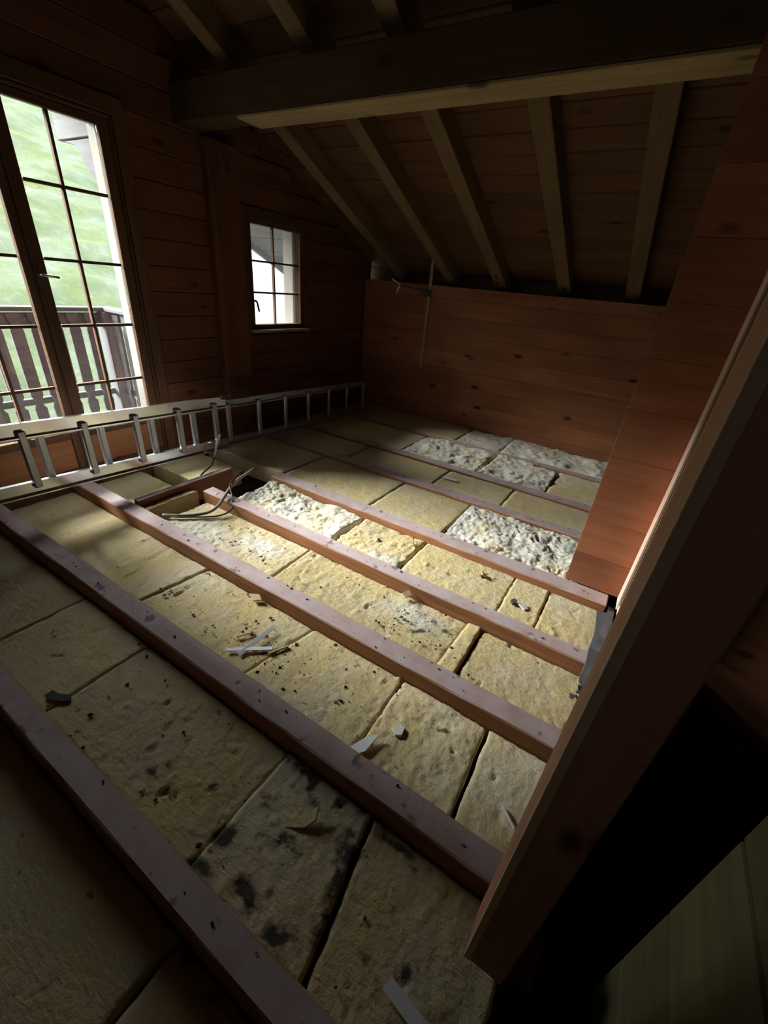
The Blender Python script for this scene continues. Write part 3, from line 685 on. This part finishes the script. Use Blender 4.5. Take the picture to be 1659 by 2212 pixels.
batt('amber yellow batt behind the partition edge, seventh bay', -0.290, 0.15, y0, y1, z, seed=74, dx=0.013)
y0, y1 = JY[7][1]+G, YK-0.003; z = -1.003
batt('shaded batt along the knee wall, ladder end', XG+0.02, -1.1, y0, y1, z, seed=81, dx=0.018)
batt('greyish wool batt along the knee wall, left of centre', -1.09, -0.745, y0, y1, z+0.004, 'wool', seed=82, amp=1.2, dx=0.012)
batt('white wool batt along the knee wall, right end', -0.735, 0.15, y0, y1, z+0.004, 'wool', seed=83, amp=1.3, dx=0.012)

# ------------------------------------------------------------------ trimmer board, partition, posts, sill
o = slab('trimmer_board', (-1.866, 0.893, -1.10), (-1.826, 1.44, -0.985), M['joist'], None, 0.004, 1)
tag(o, 'reddish trimmer board across the joist ends by the ladder', 'board')
part = empty('wall_partition', V(0.1, 1.65, -1.0)); tag(part, 'warm brown boarded partition panel standing on the fifth joist', kind='structure')
slab('backing_board', (-0.006, 1.632, -1.0), (0.34, 1.66, 0.81), M['partition'], part, 0.002, 0)
zz = -0.999; hs = [0.14, 0.155, 0.245, 0.17, 0.16, 0.16, 0.16, 0.16, 0.16, 0.16, 0.16, 0.16]
for h in hs:
    z1 = min(zz+h, 0.80)
    if z1-zz > 0.02: slab('plank', (-0.02, 1.613, zz), (0.205, 1.632, z1-0.0008), M['partition'], part, 0.0012, 0)
    zz = z1
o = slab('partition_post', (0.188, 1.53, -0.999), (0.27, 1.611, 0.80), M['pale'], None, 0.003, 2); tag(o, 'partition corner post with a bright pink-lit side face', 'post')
slab('lit_side_face', (0.180, 1.53, -0.999), (0.1875, 1.611, 0.80), M['pink'], o, 0.001, 2)['label'] = 'pinkish lit side face, light put into its colour'  # the post's lit side face, its brightness put into the colour
o = slab('sill_batten', (0.186, 0.95, -0.999), (0.197, 1.528, -0.975), M['pink'], None, 0.002, 1); tag(o, 'thin pale batten along the floor edge from the partition post', 'batten')
# near post with a planed-off arris
def near_post():
    x0, x1, ya, yb = 0.0525, 0.12, 0.345, 0.42; c = 0.0115
    return [(x0, yb), (x1, yb), (x1, ya+0.003), (x1-0.003, ya), (x0+c, ya), (x0, ya+0.005)]
pts = near_post(); zt, zb = 0.95, -1.015
bm = bmesh.new(); A = [bm.verts.new(V(x, y, zb)) for x, y in pts]; B = [bm.verts.new(V(x, y, zt)) for x, y in pts]
bm.faces.new(A); bm.faces.new(B[::-1])
for k in range(len(pts)): bm.faces.new((A[k], A[(k+1) % 6], B[(k+1) % 6], B[k]))
bmesh.ops.recalc_face_normals(bm, faces=bm.faces)
me = bpy.data.meshes.new('near_post'); bm.to_mesh(me); bm.free()
# turn so the grain (local x) runs up the post
R90 = Matrix(((0, 0, -1, 0), (0, 1, 0, 0), (1, 0, 0, 0), (0, 0, 0, 1))); mw = Matrix.Translation(V(0.09, 0.38, 0)) @ R90
me.transform(mw.inverted()); o = link('stair_post', me, mw, None, M['darkpost']); tag(o, 'big dark brown post close to the camera on the right', 'post')
o2 = member('arris_strip', V(0.0575, 0.3445, -1.014), V(0.0575, 0.3445, 0.95), 0.0115*S, 0.004*S, M['bare'], o, (0, -1, 0), 0.001)
o2['label'] = 'lighter bare edge strip of the post'
ss = slab('stair_sun_blocker', (0.205, 0.80, -2.88), (0.222, 1.25, 0.97), M['wall'], axis=1); tag(ss, 'added unseen board wall keeping sunlight out of the stairwell, behind the near post', kind='structure')  # added blocker, hidden from view: stops sunlight entering the stairwell
sw = empty('wall_stairwell', V(0.33, 0.0, -2.8)); tag(sw, 'dim boarded stairwell wall in the lower right corner', kind='structure')
slab('backing_board', (0.316, -1.6, -2.85), (0.34, 0.51, 0.3), M['board_below'], sw, 0.002, 1)
zz = -2.6; k = 0
while zz < 0.2:
    h = (0.235, 0.155, 0.20)[k % 3]; k += 1
    slab('plank', (0.300, -1.6, zz), (0.316, 0.51, zz+h-0.004), M['stairboard'], sw, 0.004, 1); zz += h

# grey plastic sheet tucked under the batten and over it
def sheet():
    nx, ny = 26, 60
    u = np.linspace(0, 1, nx); v = np.linspace(0, 1, ny); U, W = np.meshgrid(u, v, indexing='ij')
    Y = 0.90+W*0.66
    lx = 0.120+0.022*fbm(W*4, W*0+3, 3, 3)+0.015*(W < 0.3)-0.0*(W); rx = 0.183
    lx = np.where(W > 0.92, 0.158, lx)
    X = lx*(1-U)+rx*U
    base = -1.022+0.012*fbm(X*14, Y*9, 8, 3)
    on = (Y > JY[3][0]-0.012) & (Y < JY[3][1]+0.012) & (X < 0.156); base = np.where(on, -0.9955, base)
    Z = np.maximum(base, -1.020) ; Z = np.where(on, -0.9955, Z)
    P = np.stack([S*X, S*Y, S*(Z+1)], -1).reshape(-1, 3)
    f = [(i*ny+j, (i+1)*ny+j, (i+1)*ny+j+1, i*ny+j+1) for i in range(nx-1) for j in range(ny-1)]
    c = np.array(V(0.15, 1.2, -1.02)); me = bpy.data.meshes.new('sheet'); me.from_pydata((P-c).tolist(), [], f); me.update()
    for p in me.polygons: p.use_smooth = True
    o = link('plastic_sheet', me, Matrix.Translation(c), None, M['film'])
    md = o.modifiers.new('thickness', 'SOLIDIFY'); md.thickness = 0.002; md.offset = 1
    return o
sh = tag(sheet(), 'dark grey plastic sheet edge along the floor at the partition corner', 'sheet')
out = [(0.198, 1.22), (0.200, 1.53), (0.232, 1.515), (0.226, 1.42), (0.214, 1.33), (0.205, 1.24)]
c = V(0.21, 1.4, -0.983)
prism('sheet_flap', [(S*x-c.x, S*y-c.y) for x, y in out], 0.003, M['film'], Matrix.Translation(c), sh)

# ------------------------------------------------------------------ ladder
# lies on edge across the joist ends, its near end propped up, its far end on the last joist
dirv = Vector((0, 1, -0.045)).normalized(); side = Vector((1, 0, 0)); upv = dirv.cross(side)*-1
if upv.z < 0: upv = -upv
def lpt(s, off, h): return V(-2.0+off, s, -0.866-0.045*s+h)
def channel(name, s0, s1, off, z0, z1, parent, flip):
    # U-channel rail: web plus two flanges, extruded along the ladder
    wd, t = 0.019*S, 0.0035; h = (z1-z0)*S
    o = [(-wd/2, -h/2), (wd/2, -h/2), (wd/2, -h/2+t*2), (-wd/2+t, -h/2+t*2), (-wd/2+t, h/2-t*2), (wd/2, h/2-t*2), (wd/2, h/2), (-wd/2, h/2)]
    L = S*(s1-s0); c = lpt((s0+s1)/2, off, (z0+z1)/2)
    mw = Matrix((side, upv, dirv)).transposed().to_4x4(); mw.translation = c
    return prism(name, o, L, M['alu' if off > -0.01 else 'alu_shaded'], mw, parent)
def section(name, label, s0, s1, off, zb, zt, rh, r0, step):
    t = empty(name, lpt((s0+s1)/2, off, zb)); tag(t, label, 'ladder')
    channel('side_rail', s0, s1, off, zb, zb+rh, t, False); channel('side_rail', s0, s1, off, zt-rh, zt, t, True)
    s = r0
    while s < s1-0.02:
        a, b = lpt(s, off, zb+rh*0.5), lpt(s, off, zt-rh*0.5)
        member('rung', a, b, 0.030*S, 0.022*S, M['alu_shaded'], t, side, 0.006); s += step
    return t
lad = section('ladder_section', 'aluminium ladder section lying on edge, nearer the camera', 0.20, 1.575, 0.0, 0.0, 0.305, 0.062, 0.375, 0.2235)
member('end_hook', lpt(1.535, 0.012, 0.30), lpt(1.60, 0.012, 0.318), 0.03, 0.03, M['fixture'], lad, (0, 0, 1), 0.004)
lad2 = section('ladder_section', 'longer aluminium ladder section behind, reaching into the dark corner', 0.22, 3.07, -0.036, 0.0, 0.272, 0.045, 0.43, 0.2365)
blk = slab('ladder_prop', (-2.06, 0.22, -0.999), (-1.96, 0.33, -0.884), M['joist'], None, 0.004, 1); tag(blk, 'timber offcut propping up the near end of the ladder', 'block')
# white strap on the ladder and cables
def cable(name, pts, r, mat, label, cat, flat=None):
    pth = smooth_path([V(*p) for p in pts], 6); c = pth[len(pth)//2]; me = tube_mesh(pth, r, 8, flat); mw = recenter(me, c)
    return tag(link(name, me, mw, None, mat), label, cat)
cable('strap', [(-1.965, 1.485, -0.83), (-1.96, 1.459, -0.87), (-1.955, 1.42, -0.95)], 0.012, M['strap'], 'white strap hanging from the ladder end', 'strap', 0.4)
cable('cable', [(-1.955, 1.425, -0.945), (-1.965, 1.41, -0.99), (-1.96, 1.37, -1.010), (-1.93, 1.31, -1.014), (-1.89, 1.27, -1.016)], 0.006, M['cable'], 'thin black cable curving from the ladder down to the insulation', 'cable')
cable('cable', [(-1.739, 1.515, -0.985), (-1.711, 1.452, -0.982), (-1.676, 1.35, -0.978), (-1.633, 1.265, -0.978), (-1.568, 1.162, -0.985), (-1.56, 1.118, -1.01), (-1.579, 1.068, -1.030), (-1.636, 0.995, -1.034), (-1.711, 0.93, -1.032)], 0.010, M['cable_grey'], 'thick grey-brown cable looping over the cut joist end', 'cable')
cable('cable', [(-1.77, 1.465, -0.99), (-1.684, 1.327, -0.968), (-1.62, 1.25, -0.966), (-1.545, 1.20, -0.985), (-1.515, 1.165, -1.025), (-1.52, 1.101, -1.036), (-1.58, 1.03, -1.036), (-1.66, 0.955, -1.034)], 0.005, M['cable'], 'thin black cable loop lying on the pale batt beside the trimmer', 'cable')

# ------------------------------------------------------------------ batten and fitting on the knee wall
o = member('hanging_batten', V(-1.672, YK-0.012, 0.20), V(-1.668, YK-0.012, -0.585), 0.03, 0.02, M['pale'], None, (0, -1, 0), 0.003); tag(o, 'thin batten fixed upright on the knee wall near the dark corner', 'batten')
ft = empty('wall_fitting', V(-1.70, YK-0.03, -0.02)); tag(ft, 'small dark wall fitting with bright metal arms in the far corner', 'fitting')
slab('box', (-1.73, YK-0.045, -0.05), (-1.655, YK-0.022, 0.0), M['fixture'], ft, 0.004, 0)
member('arm', V(-1.72, YK-0.05, -0.01), V(-1.90, YK-0.09, 0.012), 0.012, 0.012, M['fixture'], ft, (0, 0, 1), 0.003)
member('metal_tip', V(-1.90, YK-0.09, 0.014), V(-1.965, YK-0.12, 0.05), 0.016, 0.016, M['steel'], ft, (0, 0, 1), 0.004)
member('metal_tip', V(-1.90, YK-0.09, 0.01), V(-1.925, YK-0.10, -0.045), 0.016, 0.016, M['steel'], ft, (0, 0, 1), 0.004)
bpy.data.objects[ft.name].location = ft.location

# ------------------------------------------------------------------ loose pieces on the insulation
def shard(name, outline, z, th, mat, label, cat, tilt=(0, 0), group=None):
    cx = sum(p[0] for p in outline)/len(outline); cy = sum(p[1] for p in outline)/len(outline)
    mw = Matrix.Translation(V(cx, cy, z)) @ Matrix.Rotation(tilt[0], 4, 'X') @ Matrix.Rotation(tilt[1], 4, 'Y')
    return tag(prism(name, [(S*(x-cx), S*(y-cy)) for x, y in outline], th, mat, mw), label, cat, group)
def strip(name, a, b, wd, z, th, mat, label, cat, tilt=0.0, group=None, dz=0.0):
    p0 = V(a[0], a[1], z-dz); p1 = V(b[0], b[1], z+dz)
    return tag(member(name, p0, p1, wd, th, mat, None, (math.sin(tilt), 0, math.cos(tilt)), min(wd, th)*0.2), label, cat, group)
shard('plaster_shard', [(-0.345, 0.537), (-0.328, 0.524), (-0.300, 0.556), (-0.292, 0.612), (-0.318, 0.588)], -1.040, 0.006, M['white'], 'white pointed plaster shard leaning at the second joist', 'shard', (0.12, -0.1))
shard('plaster_chip', [(-0.277, 0.655), (-0.262, 0.640), (-0.247, 0.650), (-0.250, 0.672), (-0.266, 0.676)], -1.046, 0.012, M['white'], 'small white plaster chip right of the pointed shard', 'chip')
strip('straw', (0.033, 0.640), (0.074, 0.605), 0.007, -1.045, 0.007, M['strap'], 'short white straw on the batt near the post', 'straw')
strip('plastic_strip', (-0.045, 0.253), (0.075, 0.232), 0.030, -1.059, 0.003, M['strap'], 'greyish white plastic strip at the bottom edge by the post', 'strip')
shard('plaster_chip', [(-0.138, 1.345), (-0.110, 1.333), (-0.100, 1.350), (-0.122, 1.366)], -1.019, 0.008, M['white'], 'white chip lying on the narrow batt, fourth bay', 'chip', (0.1, 0.2))
shard('dark_chip', [(-0.168, 1.347), (-0.156, 1.334), (-0.142, 1.343), (-0.147, 1.362), (-0.160, 1.364)], -1.017, 0.014, M['dark'], 'dark chip just left of the white chip, fourth bay', 'chip')
shard('dark_scrap', [(-1.112, 0.190), (-1.085, 0.194), (-1.060, 0.208), (-1.046, 0.221), (-1.062, 0.230), (-1.088, 0.214), (-1.111, 0.210)], -1.063, 0.010, M['dark'], 'flat dark grey scrap on the dim batt at the left', 'scrap', (0.05, 0.1))
shard('torn_flake', [(-0.372, 0.320), (-0.376, 0.350), (-0.362, 0.369), (-0.342, 0.360), (-0.330, 0.373), (-0.317, 0.397), (-0.305, 0.373), (-0.318, 0.350), (-0.338, 0.338)], -1.058, 0.008, M['yellow'], 'torn curled flake of yellow wool on the mouldy batt', 'flake', (0.25, -0.15))
strip('strap_piece', (-0.800, 0.585), (-0.792, 0.730), 0.020, -1.043, 0.004, M['strap'], 'long white strap piece, upright arm of the cross', 'strap', 0.3, dz=0.006)
strip('strap_piece', (-0.845, 0.575), (-0.735, 0.665), 0.018, -1.047, 0.004, M['strap'], 'greyer strap piece lying across the white one', 'strap')
strip('wood_splinter', (-0.862, 0.630), (-0.838, 0.672), 0.008, -1.046, 0.006, M['chipwood'], 'pale wood splinter left of the crossed straps', 'splinter')
strip('wood_splinter', (-0.728, 0.640), (-0.700, 0.700), 0.010, -1.046, 0.010, M['chipwood'], 'wood splinter right of the crossed straps', 'splinter')
shard('wood_chip', [(-0.982, 0.795), (-0.950, 0.780), (-0.925, 0.800), (-0.948, 0.812)], -1.040, 0.010, M['chipwood'], 'pale wood chip against the third joist', 'chip', (0.3, 0.1))
shard('wood_chip', [(-0.530, 1.140), (-0.510, 1.130), (-0.496, 1.155), (-0.515, 1.168)], -1.032, 0.012, M['chipwood'], 'wood chip against the fourth joist, right of centre', 'chip', (0.3, 0.3))
strip('paper_strip', (-0.865, 2.215), (-0.775, 2.225), 0.022, -0.998, 0.004, M['white'], 'white paper strip at a seam of the sixth bay', 'strip', 0.2)
strip('white_scrap', (-1.765, 1.045), (-1.70, 1.09), 0.016, -1.036, 0.004, M['white'], 'small white scrap in the dark gap by the cut joist', 'scrap') if False else None
def tuft(name, cx, cy, z, n, mat, label, seed, r=0.03, up=0.5):
    rg = random.Random(seed); bm = bmesh.new()
    for k in range(n):
        a = rg.uniform(0, 6.28); d = rg.uniform(0, r); L = rg.uniform(0.4, 1.0)*r*1.2; wd = L*rg.uniform(0.25, 0.5)
        px, py = cx+d*math.cos(a), cy+d*math.sin(a); b = rg.uniform(0, 6.28); e = rg.uniform(0.0, up)
        dx, dy = math.cos(b), math.sin(b)
        q = [V(px-dy*wd/2, py+dx*wd/2, z), V(px+dy*wd/2, py-dx*wd/2, z), V(px+dx*L*0.7+dy*wd*0.3, py+dy*L*0.7-dx*wd*0.3, z+L*e*0.6), V(px+dx*L, py+dy*L, z+L*e), V(px+dx*L*0.6-dy*wd*0.4, py+dy*L*0.6+dx*wd*0.4, z+L*e*0.8)]
        t_ = 0.004
        lo = [bm.verts.new(p) for p in q]; hi = [bm.verts.new(p+Vector((0, 0, t_))) for p in q]
        bm.faces.new(lo[::-1]); bm.faces.new(hi)
        for i in range(5): bm.faces.new((lo[i], lo[(i+1) % 5], hi[(i+1) % 5], hi[i]))
    bmesh.ops.recalc_face_normals(bm, faces=bm.faces)
    me = bpy.data.meshes.new(name); bm.to_mesh(me); bm.free(); c = V(cx, cy, z); mw = recenter(me, c)
    return tag(link(name, me, mw, None, mat), label, name.split('_')[-1])
tuft('wool_tuft', -0.305, 1.455, -1.030, 9, M['yellow'], 'torn yellow wool tuft on the smooth batt, fourth bay', 3, 0.028, 0.9)
tuft('torn_peak', -0.648, 1.455, -1.028, 6, M['yellow'], 'upright torn wool peak at the right edge of the ragged batt', 8, 0.022, 2.0)
tuft('black_shreds', 0.135, 1.075, -1.034, 16, M['dark'], 'black shreds at the batt edge beside the grey sheet', 5, 0.035, 0.5)
# crumbs of dirt and wood, too many to count
def crumbs(name, n, seed, mat, label, areas, smin, smax):
    rg = random.Random(seed); bm = bmesh.new()
    for k in range(n):
        xa, xb, ya, yb, z = rg.choice(areas); x, y = rg.uniform(xa, xb), rg.uniform(ya, yb); s = smin+(smax-smin)*rg.random()**3
        p = V(x, y, z); a = rg.uniform(0, 6.28); el = rg.uniform(0.4, 1.0)
        base = [bm.verts.new(p+Vector((math.cos(a+t)*s*(1 if i % 2 else el), math.sin(a+t)*s*(1 if i % 2 else el), rg.uniform(-0.2, 0.2)*s))) for i, t in enumerate((0, 1.4, 2.9, 4.4))]
        top = bm.verts.new(p+Vector((rg.uniform(-.3, .3)*s, rg.uniform(-.3, .3)*s, s*rg.uniform(0.5, 0.9))))
        for i in range(4): bm.faces.new((base[i], base[(i+1) % 4], top))
        bm.faces.new(base[::-1])
    bmesh.ops.recalc_face_normals(bm, faces=bm.faces)
    me = bpy.data.meshes.new(name); bm.to_mesh(me); bm.free()
    return tag(link(name, me, None, None, mat), label, 'debris', kind='stuff')
ars = [(-1.1, -0.1, 0.17, 0.45, -1.066), (-1.3, -0.3, 0.54, 0.81, -1.052), (-1.3, -0.3, 0.54, 0.81, -1.052), (-1.5, 0.0, 0.90, 1.16, -1.044), (-0.6, -0.25, 0.95, 1.16, -1.044), (-0.9, -0.65, 0.6, 0.7, -1.052)]
crumbs('dirt_crumbs', 330, 3, M['dirt'], 'dark crumbs of dirt scattered over the nearer insulation', ars, 0.003, 0.012)
crumbs('wood_crumbs', 160, 7, M['chipwood'], 'pale crumbs of wood and wool scattered over the insulation', ars, 0.003, 0.012)
jr = [(-1.7, 0.0, a+0.008, b-0.008, -0.9985) for a, b in JY[:5]]
crumbs('joist_dirt', 150, 11, M['dirt'], 'dark specks of dirt on the joist tops', jr, 0.002, 0.009)
